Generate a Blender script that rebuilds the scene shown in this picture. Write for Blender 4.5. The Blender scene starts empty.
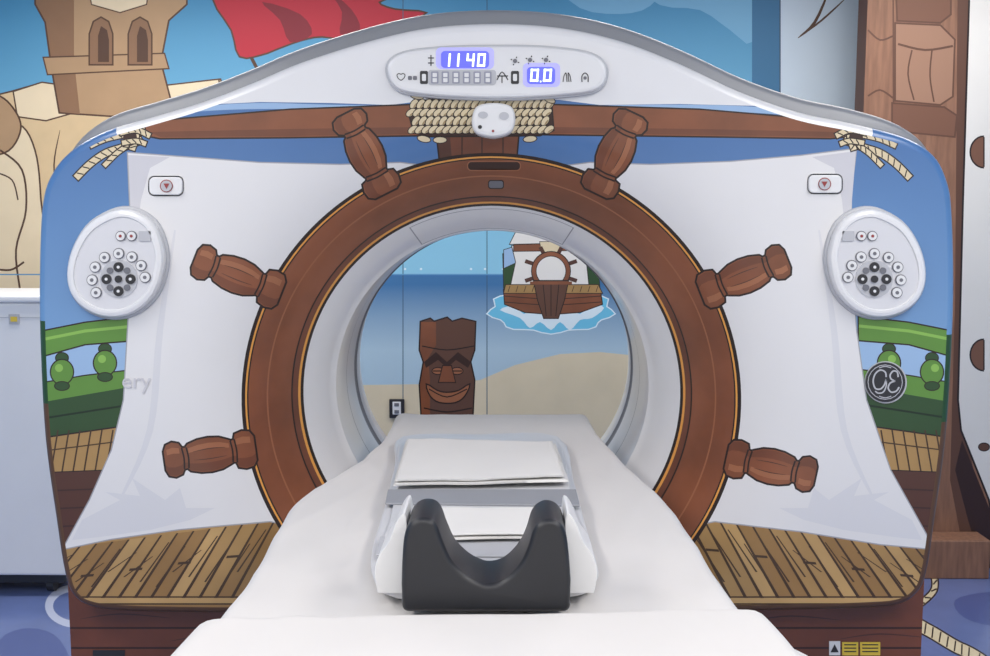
import bpy, bmesh, math, random
import numpy as np
from mathutils import Vector, Matrix, Euler, noise
from mathutils.geometry import delaunay_2d_cdt
random.seed(3)
scene=bpy.context.scene
scene.view_settings.view_transform='Standard'
scene.view_settings.look='None'

# ------------------------------------------------------------ camera
FPX=1079.0
CAM=Vector((0.035,-2.6,1.6))
PITCH=math.atan(123/FPX); YAW=math.atan(10/FPX)
rot=Euler((math.pi/2-PITCH,0,YAW),'XYZ')
cd=bpy.data.cameras.new('camera'); cam=bpy.data.objects.new('camera',cd)
scene.collection.objects.link(cam); cam.location=CAM; cam.rotation_euler=rot
cd.sensor_width=36; cd.lens=36*FPX/990; cd.clip_start=0.05
scene.camera=cam
RM=np.array(rot.to_matrix())
def rays(P):
    P=np.asarray(P,float).reshape(-1,2)
    d=np.stack([(P[:,0]-495)/FPX,(328-P[:,1])/FPX,-np.ones(len(P))],1)
    return d@RM.T
C=np.array(CAM)
def on_y(P,y):
    d=rays(P); t=(y-C[1])/d[:,1]; return C+d*t[:,None]
def on_z(P,z):
    d=rays(P); t=(z-C[2])/d[:,2]; return C+d*t[:,None]
# measured bore axis height
Z0=on_y([(490,405)],0.06)[0,2]; X0=0.0

# ------------------------------------------------------------ gantry front relief (funnel)
prof=[(.43,.33),(.46,.255),(.493,.2),(.55,.12),(.61,.06),(.68,.025),(.76,.006),(.85,0),(1.0,0),(1.3,0),(2.5,0)]
def densify(pr,n=12):
    out=[]
    for i in range(len(pr)-1):
        p0=pr[max(i-1,0)];p1=pr[i];p2=pr[i+1];p3=pr[min(i+2,len(pr)-1)]
        m1=(p2[1]-p0[1])/(p2[0]-p0[0]); m2=(p3[1]-p1[1])/(p3[0]-p1[0]); h=p2[0]-p1[0]
        if p1[1]==p2[1]: m1=m2=0
        for k in range(n):
            t=k/n
            y=(2*t**3-3*t*t+1)*p1[1]+(t**3-2*t*t+t)*h*m1+(-2*t**3+3*t*t)*p2[1]+(t**3-t*t)*h*m2
            out.append((p1[0]+t*h,max(y,0) if p1[0]>.7 else y))
    out.append(pr[-1]); return np.array(out)
PD=densify(prof)
def relief(x,z):
    r=np.hypot(np.asarray(x)-X0,np.asarray(z)-Z0)
    return np.interp(r,PD[:,0],PD[:,1])
def on_face(P):
    d=rays(P); y=np.zeros(len(d))
    for _ in range(25):
        t=(y-C[1])/d[:,1]; Q=C+d*t[:,None]; y=.5*y+.5*relief(Q[:,0],Q[:,2])
    return Q

# ------------------------------------------------------------ materials
def lin(c):
    c=c/255.0
    return c/12.92 if c<=.04045 else ((c+.055)/1.055)**2.4
MATS={}
def mat(key,rgb,rough=.5,var=.04,wood=None,metal=0,emit=0,grad=None,coat=0,scale=6):
    if key in MATS: return MATS[key]
    m=bpy.data.materials.new(key); m.use_nodes=True
    nt=m.node_tree; b=nt.nodes['Principled BSDF']
    col=[lin(v) for v in rgb]+[1]
    b.inputs['Base Color'].default_value=col
    b.inputs['Roughness'].default_value=rough; b.inputs['Metallic'].default_value=metal
    if coat: b.inputs['Coat Weight'].default_value=coat; b.inputs['Coat Roughness'].default_value=.12
    if emit:
        b.inputs['Emission Color'].default_value=col; b.inputs['Emission Strength'].default_value=emit
    tc=nt.nodes.new('ShaderNodeTexCoord')
    if grad:   # printed artwork gradient along object z : (z_lo,z_hi,rgb_lo,rgb_hi)
        sp=nt.nodes.new('ShaderNodeSeparateXYZ'); nt.links.new(tc.outputs['Object'],sp.inputs[0])
        mr=nt.nodes.new('ShaderNodeMapRange'); nt.links.new(sp.outputs['Z'],mr.inputs[0])
        mr.inputs[1].default_value=grad[0]; mr.inputs[2].default_value=grad[1]
        cr=nt.nodes.new('ShaderNodeValToRGB'); nt.links.new(mr.outputs[0],cr.inputs[0])
        cr.color_ramp.elements[0].color=[lin(v) for v in grad[2]]+[1]
        cr.color_ramp.elements[1].color=[lin(v) for v in grad[3]]+[1]
        nt.links.new(cr.outputs[0],b.inputs['Base Color'])
    elif var or wood:
        nz=nt.nodes.new('ShaderNodeTexNoise')
        mp=nt.nodes.new('ShaderNodeMapping'); nt.links.new(tc.outputs['Object'],mp.inputs[0]); nt.links.new(mp.outputs[0],nz.inputs[0])
        nz.inputs['Scale'].default_value=scale; nz.inputs['Detail'].default_value=4
        a=var
        if wood: mp.inputs['Scale'].default_value=wood; a=.16
        cr=nt.nodes.new('ShaderNodeValToRGB'); nt.links.new(nz.outputs[0],cr.inputs[0])
        cr.color_ramp.elements[0].position=.3; cr.color_ramp.elements[1].position=.7
        cr.color_ramp.elements[0].color=[v*(1-a*1.5) for v in col[:3]]+[1]
        cr.color_ramp.elements[1].color=[min(v*(1+a),1) for v in col[:3]]+[1]
        nt.links.new(cr.outputs[0],b.inputs['Base Color'])
    MATS[key]=m; return m
mat('white_gloss',(228,228,230),.28,.01,coat=.4)
mat('sail',(226,225,226),.35,.015,coat=.2,scale=2)
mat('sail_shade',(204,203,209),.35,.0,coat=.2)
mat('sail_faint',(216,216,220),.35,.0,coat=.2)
mat('sky_print',(90,130,190),.3,0,grad=(1.2,1.75,(118,160,204),(72,114,168)),coat=.3)
mat('sky_light',(150,182,218),.3,0,coat=.3)
mat('ink',(38,24,20),.35,0)
mat('brown',(132,76,48),.3,.08,wood=(1,1,1),coat=.3)
mat('brown_light',(156,98,66),.3,0,coat=.3)
mat('brown_mid',(112,62,40),.3,0,wood=(1,1,1),coat=.3)
mat('brown_dark',(80,46,34),.35,0,coat=.2)
mat('brown_vdark',(56,34,27),.4,0)
mat('gold',(226,158,76),.3,0)
mat('deck',(170,134,82),.35,.1,coat=.2)
mat('deck2',(150,114,66),.35,.1,coat=.2)
mat('deck3',(188,152,98),.35,.1,coat=.2)
mat('deck_gap',(66,46,30),.4,0)
mat('green',(92,140,56),.35,.05,coat=.2)
mat('green_light',(134,182,82),.35,0,coat=.2)
mat('green_dark',(40,74,36),.4,.05,coat=.2)
mat('green_vdark',(24,44,26),.4,0)
mat('rope',(218,202,168),.5,.04)
mat('rope_dark',(160,136,100),.5,0)
mat('grey_trim',(134,137,143),.35,.02)
mat('grey_line',(160,161,167),.4,0)
mat('panel_white',(228,228,229),.35,0)
mat('panel_grey',(188,189,194),.4,0)
mat('dark_plastic',(44,44,48),.4,0)
mat('mid_grey',(112,113,120),.4,0)
mat('red_mark',(150,60,60),.4,0)

# ------------------------------------------------------------ 2D helpers
def smooth(pts,n=5,closed=True):
    pts=[tuple(p) for p in pts]; N=len(pts); out=[]
    rng=N if closed else N-1
    for i in range(rng):
        if closed: p0,p1,p2,p3=pts[i-1],pts[i],pts[(i+1)%N],pts[(i+2)%N]
        else: p0,p1,p2,p3=pts[max(i-1,0)],pts[i],pts[i+1],pts[min(i+2,N-1)]
        for k in range(n):
            t=k/n
            out.append(tuple(.5*((2*p1[j])+(-p0[j]+p2[j])*t+(2*p0[j]-5*p1[j]+4*p2[j]-p3[j])*t*t+(-p0[j]+3*p1[j]-3*p2[j]+p3[j])*t**3) for j in (0,1)))
    if not closed: out.append(pts[-1])
    return out
def area(p):
    p=np.asarray(p); x,y=p[:,0],p[:,1]
    return .5*np.sum(x*np.roll(y,-1)-np.roll(x,-1)*y)
def offset(pts,w):
    p=np.asarray(pts,float); s=1 if area(p)>0 else -1
    d1=p-np.roll(p,1,0); d2=np.roll(p,-1,0)-p
    def nrm(d):
        l=np.hypot(d[:,0],d[:,1])[:,None]+1e-9; d=d/l; return np.stack([d[:,1],-d[:,0]],1)
    n1,n2=nrm(d1),nrm(d2); m=n1+n2; l=np.hypot(m[:,0],m[:,1])[:,None]+1e-9; m/=l
    c=np.clip((m*n1).sum(1),.5,1)[:,None]
    return p+s*m/c*w
def strokepoly(pts,w,taper=False):
    p=np.asarray(pts,float); d=np.gradient(p,axis=0); l=np.hypot(d[:,0],d[:,1])[:,None]+1e-9; n=np.stack([-d[:,1],d[:,0]],1)/l
    ww=np.full((len(p),1),w/2)
    if taper: ww=ww*np.sin(np.linspace(.25,math.pi-.25,len(p)))[:,None]
    return np.concatenate([p+n*ww,(p-n*ww)[::-1]])
def ell(cx,cy,rx,ry=None,n=28,a0=0):
    ry=ry or rx
    return [(cx+rx*math.cos(2*math.pi*i/n+a0),cy+ry*math.sin(2*math.pi*i/n+a0)) for i in range(n)]
def rell(cx,cy,rx,ry,ang,n=12):
    c,s=math.cos(ang),math.sin(ang)
    return [(cx+rx*math.cos(t)*c-ry*math.sin(t)*s,cy+rx*math.cos(t)*s+ry*math.sin(t)*c) for t in [2*math.pi*i/n for i in range(n)]]
def rrect(x0,y0,x1,y1,r,n=5):
    o=[]
    for cx,cy,a in ((x1-r,y1-r,0),(x0+r,y1-r,90),(x0+r,y0+r,180),(x1-r,y0+r,270)):
        for i in range(n+1):
            t=math.radians(a+90*i/n); o.append((cx+r*math.cos(t),cy+r*math.sin(t)))
    return o
class Art:
    def __init__(s,proj): s.L=[]; s.proj=proj
    def fill(s,pts,key,sm=0,outline=0,ok='ink'):
        p=smooth(pts,sm) if sm else [tuple(q) for q in pts]
        def dens(p):
            o=[]
            for i in range(len(p)):
                a=np.array(p[i]);b=np.array(p[(i+1)%len(p)]);n=max(1,int(np.hypot(*(b-a))/25))
                for k in range(n): o.append(tuple(a+(b-a)*k/n))
            return o
        p=dens(p)
        if outline: s.L.append((s.proj(offset(p,outline)),ok))
        s.L.append((s.proj(p),key))
    def line(s,pts,w,key='ink',sm=0,taper=False):
        p=smooth(pts,sm,False) if sm else pts
        if len(p)==2:
            a,b=np.array(p[0],float),np.array(p[1],float); n=max(2,int(np.hypot(*(b-a))/25)+2)
            p=[tuple(a+(b-a)*k/(n-1)) for k in range(n)]
        s.L.append((s.proj(strokepoly(p,w,taper)),key))
    def raw(s,pts,key): s.L.append((np.asarray(pts,float),key))

def inside(P,poly):
    x,y=P[:,0],P[:,1]; res=np.zeros(len(P),bool)
    b0=poly.min(0);b1=poly.max(0)
    idx=np.where((x>=b0[0])&(x<=b1[0])&(y>=b0[1])&(y<=b1[1]))[0]
    if len(idx)==0: return res
    xx,yy=x[idx],y[idx]; r=np.zeros(len(idx),bool); n=len(poly)
    for i in range(n):
        x1,y1=poly[i]; x2,y2=poly[(i+1)%n]
        if y1==y2: continue
        c=((y1>yy)!=(y2>yy))&(xx<(x2-x1)*(yy-y1)/(y2-y1)+x1)
        r^=c
    res[idx]=r; return res

def link(o,parent=None):
    scene.collection.objects.link(o)
    if parent: o.parent=parent
    return o
def empty(name):
    e=bpy.data.objects.new(name,None); scene.collection.objects.link(e); e.empty_display_size=.1; return e
def painted(name,outline,layers,base,lift,grid=None,holes=(),parent=None,flip=False,smoothsh=True,normals=None):
    """one conforming mesh: printed artwork regions become faces with their own material"""
    V=[];E=[]
    def addloop(p):
        s=len(V)
        for q in p: V.append((float(q[0]),float(q[1])))
        n=len(p)
        for i in range(n): E.append((s+i,s+(i+1)%n))
    addloop(outline)
    for h in holes: addloop(h)
    b0=np.min(outline,0);b1=np.max(outline,0)
    for p,k in layers:
        if p[:,0].max()<b0[0] or p[:,0].min()>b1[0] or p[:,1].max()<b0[1] or p[:,1].min()>b1[1]: continue
        addloop(p)
    if grid is not None:
        for q in grid: V.append((float(q[0]),float(q[1])))
    vo,eo,fo,_,_,_=delaunay_2d_cdt([Vector(v) for v in V],E,[],0,1e-5)
    vo=np.array([(v[0],v[1]) for v in vo]); tri=np.array([f for f in fo if len(f)==3])
    c=vo[tri].mean(1)
    keep=inside(c,np.asarray(outline,float))
    for h in holes: keep&=~inside(c,np.asarray(h,float))
    tri=tri[keep];c=c[keep]
    mi=np.zeros(len(tri),int); keys=[base]
    for p,k in layers:
        if k not in keys: keys.append(k)
        mi[inside(c,p)]=keys.index(k)
    used=np.unique(tri); remap=-np.ones(len(vo),int); remap[used]=np.arange(len(used))
    v3=lift(vo[used]); tri=remap[tri]
    a=(vo[used][tri[:,1]]-vo[used][tri[:,0]]); b=(vo[used][tri[:,2]]-vo[used][tri[:,0]])
    cr=a[:,0]*b[:,1]-a[:,1]*b[:,0]
    neg=(cr<0)^flip; tri[neg]=tri[neg][:,::-1]
    me=bpy.data.meshes.new(name); me.from_pydata([tuple(v) for v in v3],[],[tuple(int(i) for i in t) for t in tri])
    for k in keys: me.materials.append(MATS[k])
    me.polygons.foreach_set('material_index',mi.tolist())
    me.polygons.foreach_set('use_smooth',[smoothsh]*len(tri))
    me.update()
    if normals is not None:
        me.normals_split_custom_set_from_vertices([tuple(map(float,q)) for q in normals(vo[used])])
    return link(bpy.data.objects.new(name,me),parent)
def meshobj(name,v,f,m,parent=None,sm=True,mi=None):
    me=bpy.data.meshes.new(name); me.from_pydata([tuple(map(float,q)) for q in v],[],f)
    for k in (m if isinstance(m,(list,tuple)) else [m]): me.materials.append(MATS[k])
    if mi: me.polygons.foreach_set('material_index',mi)
    me.polygons.foreach_set('use_smooth',[sm]*len(f)); me.update()
    bm=bmesh.new(); bm.from_mesh(me); bmesh.ops.recalc_face_normals(bm,faces=bm.faces); bm.to_mesh(me); bm.free()
    return link(bpy.data.objects.new(name,me),parent)
def box(name,x0,x1,y0,y1,z0,z1,m,parent=None,bev=.01,seg=3):
    v=[(x,y,z) for x in (x0,x1) for y in (y0,y1) for z in (z0,z1)]
    f=[(0,1,3,2),(4,6,7,5),(0,4,5,1),(2,3,7,6),(0,2,6,4),(1,5,7,3)]
    o=meshobj(name,v,f,m,parent,sm=False)
    if bev:
        b=o.modifiers.new('bevel','BEVEL'); b.width=bev; b.segments=seg; b.limit_method='ANGLE'
    return o
def extr(name,poly,y0,y1,m,parent=None,bev=.005,seg=3,sm=False):
    n=len(poly); v=[(p[0],y0,p[1]) for p in poly]+[(p[0],y1,p[1]) for p in poly]
    f=[tuple(range(n)),tuple(range(2*n-1,n-1,-1))]+[(i,(i+1)%n,n+(i+1)%n,n+i) for i in range(n)]
    o=meshobj(name,v,f,m,parent,sm=sm)
    if bev:
        b=o.modifiers.new('bevel','BEVEL'); b.width=bev; b.segments=seg; b.limit_method='ANGLE'; b.angle_limit=math.radians(40)
    return o
def pad(name,pts,h,b,m,parent,base=None,sm=4,top=None,dish=None):
    """raised moulded pad on the gantry face, outline measured on the face"""
    p=smooth(pts,sm) if sm else pts
    ctr=np.mean(np.array(p),0)
    if base is None:
        q=on_face([ctr])[0]; base=q[1]
    w=on_y(p,base)[:,[0,2]]
    rings=[(0,base+.02),(0,base-h+b),(-b*.12,base-h+b*.5),(-b*.4,base-h+b*.15),(-b,base-h)]
    if dish: rings+=[(-b-dish,base-h),(-b-dish*1.3,base-h+dish*.5)]
    v=[];f=[];n=len(w)
    for o,y in rings:
        r=offset(w,o) if o else w
        v+=[(a[0],y,a[1]) for a in r]
    for k in range(len(rings)-1):
        for i in range(n): f.append((k*n+i,k*n+(i+1)%n,(k+1)*n+(i+1)%n,(k+1)*n+i))
    f.append(tuple((len(rings)-1)*n+i for i in range(n)))
    mi=[0]*(len(f)-1)+[1 if top else 0]
    return meshobj(name,v,f,[m]+([top] if top else []),parent,sm=False,mi=mi), rings[-1][1]

# ============================================================ GANTRY ARTWORK
A=Art(lambda P:on_face(P)[:,[0,2]])
def mir(p,c=994): return [(c-x,y) for x,y in p]
A.fill([(10,165),(60,150),(90,138),(120,124),(160,112),(200,105),(260,102),(330,103),(390,105),(430,100),(495,95),(560,100),(600,105),(680,104),(760,106),(820,114),(860,124),(900,138),(940,150),(985,165),(995,660),(0,660)],'sky_print')
A.line([(150,117),(200,109),(260,106),(330,107),(420,107)],6,'sky_light',4,True)
A.line([(570,107),(660,107),(740,109),(800,114),(850,124)],6,'sky_light',4,True)
for s in (0,1):
    M=(lambda p:mir(p)) if s else (lambda p:p)
    A.fill(M([(20,352),(85,342),(135,338),(135,560),(20,560)]),'green_vdark')
    A.fill(M([(20,352),(85,342),(135,338),(135,376),(20,394)]),'sky_light')
    A.fill(M([(20,387),(85,376),(135,370),(135,386),(20,406)]),'green',outline=1.3)
    A.fill(M([(20,406),(135,386),(135,440),(20,446)]),'green_dark')
    A.line(M([(20,422),(135,404)]),2,'green_vdark')
    A.fill(M([(20,336),(85,323),(135,317),(135,340),(85,344),(20,362)]),'green',outline=1.5)
    A.line(M([(20,344),(85,331),(135,326)]),3,'green_light')
    for cx,cy in ((62,372),(105,363)):
        A.fill(M(ell(cx,cy-14,6,5)),'green_dark',outline=1)
        A.fill(M(ell(cx,cy,11,12)),'green',outline=1.3)
        A.fill(M(ell(cx-3,cy-4,4,4)),'green_light')
        A.fill(M(ell(cx,cy+14,7,4)),'green_dark',outline=1)
    A.fill(M([(20,442),(60,436),(130,426),(130,470),(85,474),(20,478)]),'deck',outline=1.5)
    for i in range(10):
        x=30+i*11; A.line(M([(x+6,430),(x-2,478)]),1.6,'deck_gap')
    A.line(M([(20,454),(130,440)]),1.3,'deck_gap')
    A.fill(M([(20,474),(120,470),(100,520),(60,560),(20,560)]),'brown_dark',outline=1)
    for y in (492,510,528): A.line(M([(20,y),(120,y-4)]),1.5,'brown_vdark')
# deck planks lower
dl=[(30,556),(64,547),(110,539),(180,529),(270,520),(330,520),(330,640),(40,640)]
dr=mir(dl)
A.fill(dl,'deck',outline=1.6); A.fill(dr,'deck',outline=1.6)
cols=['deck','deck2','deck3','deck','deck2']
def decky(x): return 547-(x-64)*.131
for s in (0,1):
    M=(lambda p:mir(p)) if s else (lambda p:p)
    xs=[64+i*16.2 for i in range(18)]
    for i,x in enumerate(xs):
        x2=xs[i+1] if i+1<len(xs) else x+16
        A.fill(M([(x,decky(x)+1),(x2,decky(x2)+1),(x2-44,600),(x-44,600)]),cols[(i*3+s)%5])
    for i,x in enumerate(xs):
        A.fill(M([(x-1,decky(x)+1),(x+1,decky(x)+1),(x-42,600),(x-45.5,600)]),'deck_gap')
        A.fill(M([(x+7,decky(x)+8+(i%3)*6),(x+8.3,decky(x)+8+(i%3)*6),(x-20,572+(i%4)*5),(x-22,572+(i%4)*5)]),'deck_gap')
        if i%3==1: A.fill(M([(x+1,decky(x)+30),(x+14,decky(x)+29),(x+13,decky(x)+31.5),(x,decky(x)+32.5)]),'deck_gap')
    A.fill(M([(20,598),(330,598),(330,603),(20,603)]),'deck3')
    A.line(M([(20,597),(330,597)]),1.5,'deck_gap')
    A.line(M([(20,604),(330,604)]),1.6,'deck_gap')
    A.fill(M([(20,605),(330,605),(330,640),(20,640)]),'deck2')
# sail
sail=[(128,153),(180,157),(260,163),(340,165),(400,163),(495,175),(590,163),(650,165),(730,162),(800,156),(856,149),(851,190),(850,250),(856,330),(866,400),(890,470),(934,549),(880,544),(800,531),(715,521),(600,540),(495,560),(380,540),(270,521),(180,529),(110,539),(63,549),(90,500),(112,450),(124,400),(128,330),(132,250),(130,200)]
A.fill(sail,'sail',outline=1.2,ok='grey_line')
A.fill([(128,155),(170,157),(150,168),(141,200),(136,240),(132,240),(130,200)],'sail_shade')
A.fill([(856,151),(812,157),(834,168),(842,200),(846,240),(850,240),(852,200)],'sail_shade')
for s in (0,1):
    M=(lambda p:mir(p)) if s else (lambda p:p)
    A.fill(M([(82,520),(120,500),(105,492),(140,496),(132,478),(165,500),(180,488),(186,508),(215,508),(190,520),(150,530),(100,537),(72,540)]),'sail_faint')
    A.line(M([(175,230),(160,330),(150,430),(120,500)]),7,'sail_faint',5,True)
# mast + spar
A.fill([(432,88),(522,88),(516,160),(440,160)],'brown_mid',outline=1.6)
A.fill([(432,88),(446,88),(452,160),(440,160)],'brown_dark')
for x in (462,482,503): A.line([(x,90),(x,160)],1.2,'brown_vdark')
A.fill([(140,127),(160,121),(290,110),(420,105),(420,135),(290,137),(160,138),(140,134)],'brown',outline=1.6)
A.fill([(150,132),(290,129),(420,127),(420,134),(290,136),(160,137)],'brown_mid')
A.fill([(545,105),(700,110),(830,121),(852,128),(850,136),(830,138),(700,136),(545,134)],'brown',outline=1.6)
A.fill([(545,127),(700,129),(840,132),(840,137),(700,135),(545,133)],'brown_mid')
def rope(path,w,step=6):
    p=smooth(path,8,False)
    A.fill([tuple(q) for q in strokepoly(p,w)],'rope',outline=1.3)
    acc=0
    for i in range(1,len(p)):
        a=np.array(p[i-1]);b=np.array(p[i]);d=b-a;l=np.hypot(*d);acc+=l
        if acc>=step:
            acc=0;d/=l+1e-9;n=np.array([-d[1],d[0]])
            A.line([tuple(b-n*w*.45-d*1.8),tuple(b+n*w*.45+d*1.8)],1.2,'ink')
for s in (0,1):
    M=(lambda p:mir(p,986)) if s else (lambda p:p)
    rope(M([(76,178),(90,164),(106,153),(124,147),(142,140)]),6.5)
    rope(M([(90,146),(106,139),(128,134),(145,130)]),5)
    rope(M([(104,166),(116,154),(126,146),(128,138)]),4.5)
    rope(M([(126,126),(136,134),(132,150)]),5.5)
    A.fill(M(ell(130,138,7,8)),'brown_vdark')
    rope(M([(120,133),(136,130),(150,136)]),5)
    rope(M([(122,143),(136,141),(146,144)]),4.5)
# rope lashing at centre: wound strands
A.fill([(413,102),(455,98),(540,98),(551,103),(553,130),(540,135),(430,136),(414,132),(410,116)],'brown_vdark',outline=1.5)
for r,yy in enumerate((104,112.5,121,129.5)):
    off=(0,-3,2,-1)[r]
    for i in range(21):
        x=414+i*6.8+off
        if x>551: continue
        A.fill(rell(x,yy,5.3,3.0,-.95 if r%2==0 else -.6),'rope',outline=.9)
        A.fill(rell(x+1.2,yy+1.4,3.4,.9,-.95 if r%2==0 else -.6,8),'rope_dark')
for (x,y,a) in ((417,96,.2),(430,95,-.1),(538,96,.1),(549,99,.5),(424,139,.2),(440,140,0),(530,139,-.1)):
    A.fill(rell(x,y,6.5,2.8,a),'rope',outline=.9)
# wheel ring, real circles about the bore axis
def circ(r,n=144): return np.array([(X0+r*math.cos(2*math.pi*i/n),Z0+r*math.sin(2*math.pi*i/n)) for i in range(n)])
for r,k in ((.623,'ink'),(.615,'gold'),(.611,'ink'),(.608,'brown'),(.570,'brown_light'),(.567,'brown'),(.520,'ink'),(.517,'brown_mid'),(.506,'gold'),(.501,'ink'),(.495,'white_gloss')):
    A.raw(circ(r),k)
A.fill(rrect(468,162,520,170,3.5),'brown_vdark',outline=1,ok='brown_light')
A.fill(rrect(489,181,503,188,2),'mid_grey',outline=1)
ta=math.radians(26)
def arcp(r0,r1,ta,n=24):
    a=[math.pi/2-ta+2*ta*i/n for i in range(n+1)]
    return np.array([(X0+r1*math.cos(t),Z0+r1*math.sin(t)) for t in a]+[(X0+r0*math.cos(t),Z0+r0*math.sin(t)) for t in a[::-1]])
A.raw(arcp(.434,.488,ta),'grey_line'); A.raw(arcp(.4355,.4865,ta*.985),'panel_white')
HP=[(0,.55),(.03,.9),(.1,1.02),(.17,.9),(.2,.62),(.24,.6),(.27,.78),(.38,.95),(.5,1.0),(.62,.92),(.72,.7),(.75,.62),(.78,.66),(.8,.98),(.88,1.1),(.96,1.02),(1.0,.7)]
def handle(o,i,w=17):
    o=np.array(o,float);i=np.array(i,float);d=i-o;L=np.hypot(*d);d/=L;n=np.array([-d[1],d[0]])
    def P(t,s): return tuple(o+d*L*t+n*s*w)
    pl=[P(t,h) for t,h in HP]+[P(t,-h) for t,h in HP[::-1]]
    A.fill(pl,'brown',outline=2)
    A.fill([P(t,h*.95) for t,h in HP]+[P(t,h*.45) for t,h in HP[::-1]],'brown_mid')
    A.fill([P(t,-h*.35) for t,h in HP[6:11]]+[P(t,-h*.7) for t,h in HP[6:11][::-1]],'brown_light')
    A.fill([P(t,-h*.35) for t,h in HP[1:4]]+[P(t,-h*.7) for t,h in HP[1:4][::-1]],'brown_light')
    A.fill([P(t,-h*.35) for t,h in HP[13:16]]+[P(t,-h*.7) for t,h in HP[13:16][::-1]],'brown_light')
    for t,hh in ((.2,.62),(.25,.62),(.74,.64),(.785,.7)):
        A.line([P(t,-hh),P(t+.012,0),P(t,hh)],1.7,'ink',4)
    for s in (-.3,.2): A.line([P(.32,s),P(.5,s*1.2),P(.68,s)],1,'brown_dark',4,True)
handle((346,114),(386,193)); handle((634,114),(596,193))
handle((195,259),(281,293)); handle((787,259),(701,293))
handle((165,461),(255,448)); handle((815,476),(727,457))
# outline of the cover
ol=[(495,22),(560,26),(620,39),(680,62),(740,90),(800,111),(852,122),(906,136),(936,154),(950,180),(955,210),(957,280),(955,350),(949,440),(938,520),(930,572),(921,594),(901,607),(860,611),(745,614),(690,616),(672,640),(655,690),(600,712),(495,718),(390,712),(325,690),(308,640),(290,617),(235,616),(130,614),(88,609),(69,595),(61,571),(53,520),(42,440),(37,350),(36,280),(39,205),(50,171),(72,147),(106,129),(150,116),(200,101),(250,82),(300,61),(370,39),(430,26)]
olw=on_y(smooth(ol,5),0.0)[:,[0,2]]
face=offset(olw,-.022)
g=[]
bx0,bz0=face.min(0);bx1,bz1=face.max(0)
for i in range(int((bx1-bx0)/.024)):
    for j in range(int((bz1-bz0)/.024)):
        x=bx0+.012+i*.024+(j%2)*.012; z=bz0+.012+j*.024; r=math.hypot(x-X0,z-Z0)
        if .80<r: g.append((x,z))
for r in np.arange(.444,.80,.014):
    n=150
    for i in range(n):
        a=2*math.pi*i/n; g.append((X0+r*math.cos(a),Z0+r*math.sin(a)))
g=np.array(g); g=g[inside(g,offset(face,-.004))]
def fnorm(v):
    e=.008
    fx=(relief(v[:,0]+e,v[:,1])-relief(v[:,0]-e,v[:,1]))/(2*e); fz=(relief(v[:,0],v[:,1]+e)-relief(v[:,0],v[:,1]-e))/(2*e)
    nn=np.stack([fx,-np.ones(len(v)),fz],1); return nn/np.linalg.norm(nn,axis=1)[:,None]
gantry=empty('ct_scanner_gantry')
cover=painted('front_cover',face,A.L,'white_gloss',lambda v:np.stack([v[:,0],relief(v[:,0],v[:,1]),v[:,1]],1),grid=g,holes=[circ(.43,144)],parent=gantry,normals=fnorm)
n=len(face); V=[];Fc=[];mi=[]
rings=[]
for k in range(7):
    t=math.pi/2*k/6; rings.append((.022*math.sin(t),.03*(1-math.cos(t))))
rings+=[(.022,.07)]
for o,y in rings:
    r=offset(face,o) if o else face
    V+=[(a[0],y,a[1]) for a in r]
for k in range(len(rings)-1):
    for i in range(n):
        Fc.append((k*n+i,k*n+(i+1)%n,(k+1)*n+(i+1)%n,(k+1)*n+i))
        z=face[i][1]; mi.append(0 if z>1.765 else (1 if z>1.3 else (2 if z>1.1 else (3))))
mat('edge_brown',(96,68,46),.35,.05)
meshobj('cover_rim',V,Fc,['white_gloss','sky_print','green_dark','edge_brown'],gantry,mi=mi)
# grey shell behind
V=[];Fc=[];mi=[]
zc=olw[:,1]; s=np.clip((zc-1.66)/.14,0,1); s=s*s*(3-2*s)
ow=offset(olw,1.0)-olw
for d,y in ((-.012,.045),(.022,.048),(.034,.056),(.040,.075),(.040,.86),(0.02,.9),(-.03,.92)):
    amt=(d*s+(-.012 if d>-.02 else -.03)*(1-s))[:,None]
    r=olw+ow*amt; V+=[(a[0],y,a[1]) for a in r]
for k in range(6):
    for i in range(n): Fc.append((k*n+i,k*n+(i+1)%n,(k+1)*n+(i+1)%n,(k+1)*n+i)); mi.append(0 if olw[i][1]>1.60 else 1)
meshobj('gantry_shell',V,Fc,['grey_trim','panel_white'],gantry,mi=mi)
rb=olw+ow*(-.03)
painted('rear_cover',rb,[],'panel_white',lambda v:np.stack([v[:,0],np.full(len(v),.92),v[:,1]],1),holes=[circ(.5,96)],parent=gantry,flip=True)
# bore tunnel
bp=[(.43,.33,0),(.4275,.36,0),(.426,.41,0),(.426,.50,0),(.426,.505,1),(.426,.512,0),(.426,.66,0),(.4262,.69,1),(.423,.692,1),(.423,.70,1),(.4262,.702,2),(.428,.78,2),(.434,.86,0),(.46,.90,0),(.5,.92,0)]
V=[];Fc=[];mi=[];N=144
for r,y,_ in bp:
    for i in range(N):
        a=2*math.pi*i/N; V.append((X0+r*math.cos(a),y,Z0+r*math.sin(a)))
for k in range(len(bp)-1):
    for i in range(N): Fc.append((k*N+i,k*N+(i+1)%N,(k+1)*N+(i+1)%N,(k+1)*N+i)); mi.append(bp[k+1][2])
meshobj('bore_tunnel',V,Fc,['white_gloss','mid_grey','panel_grey'],gantry,mi=mi)
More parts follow.
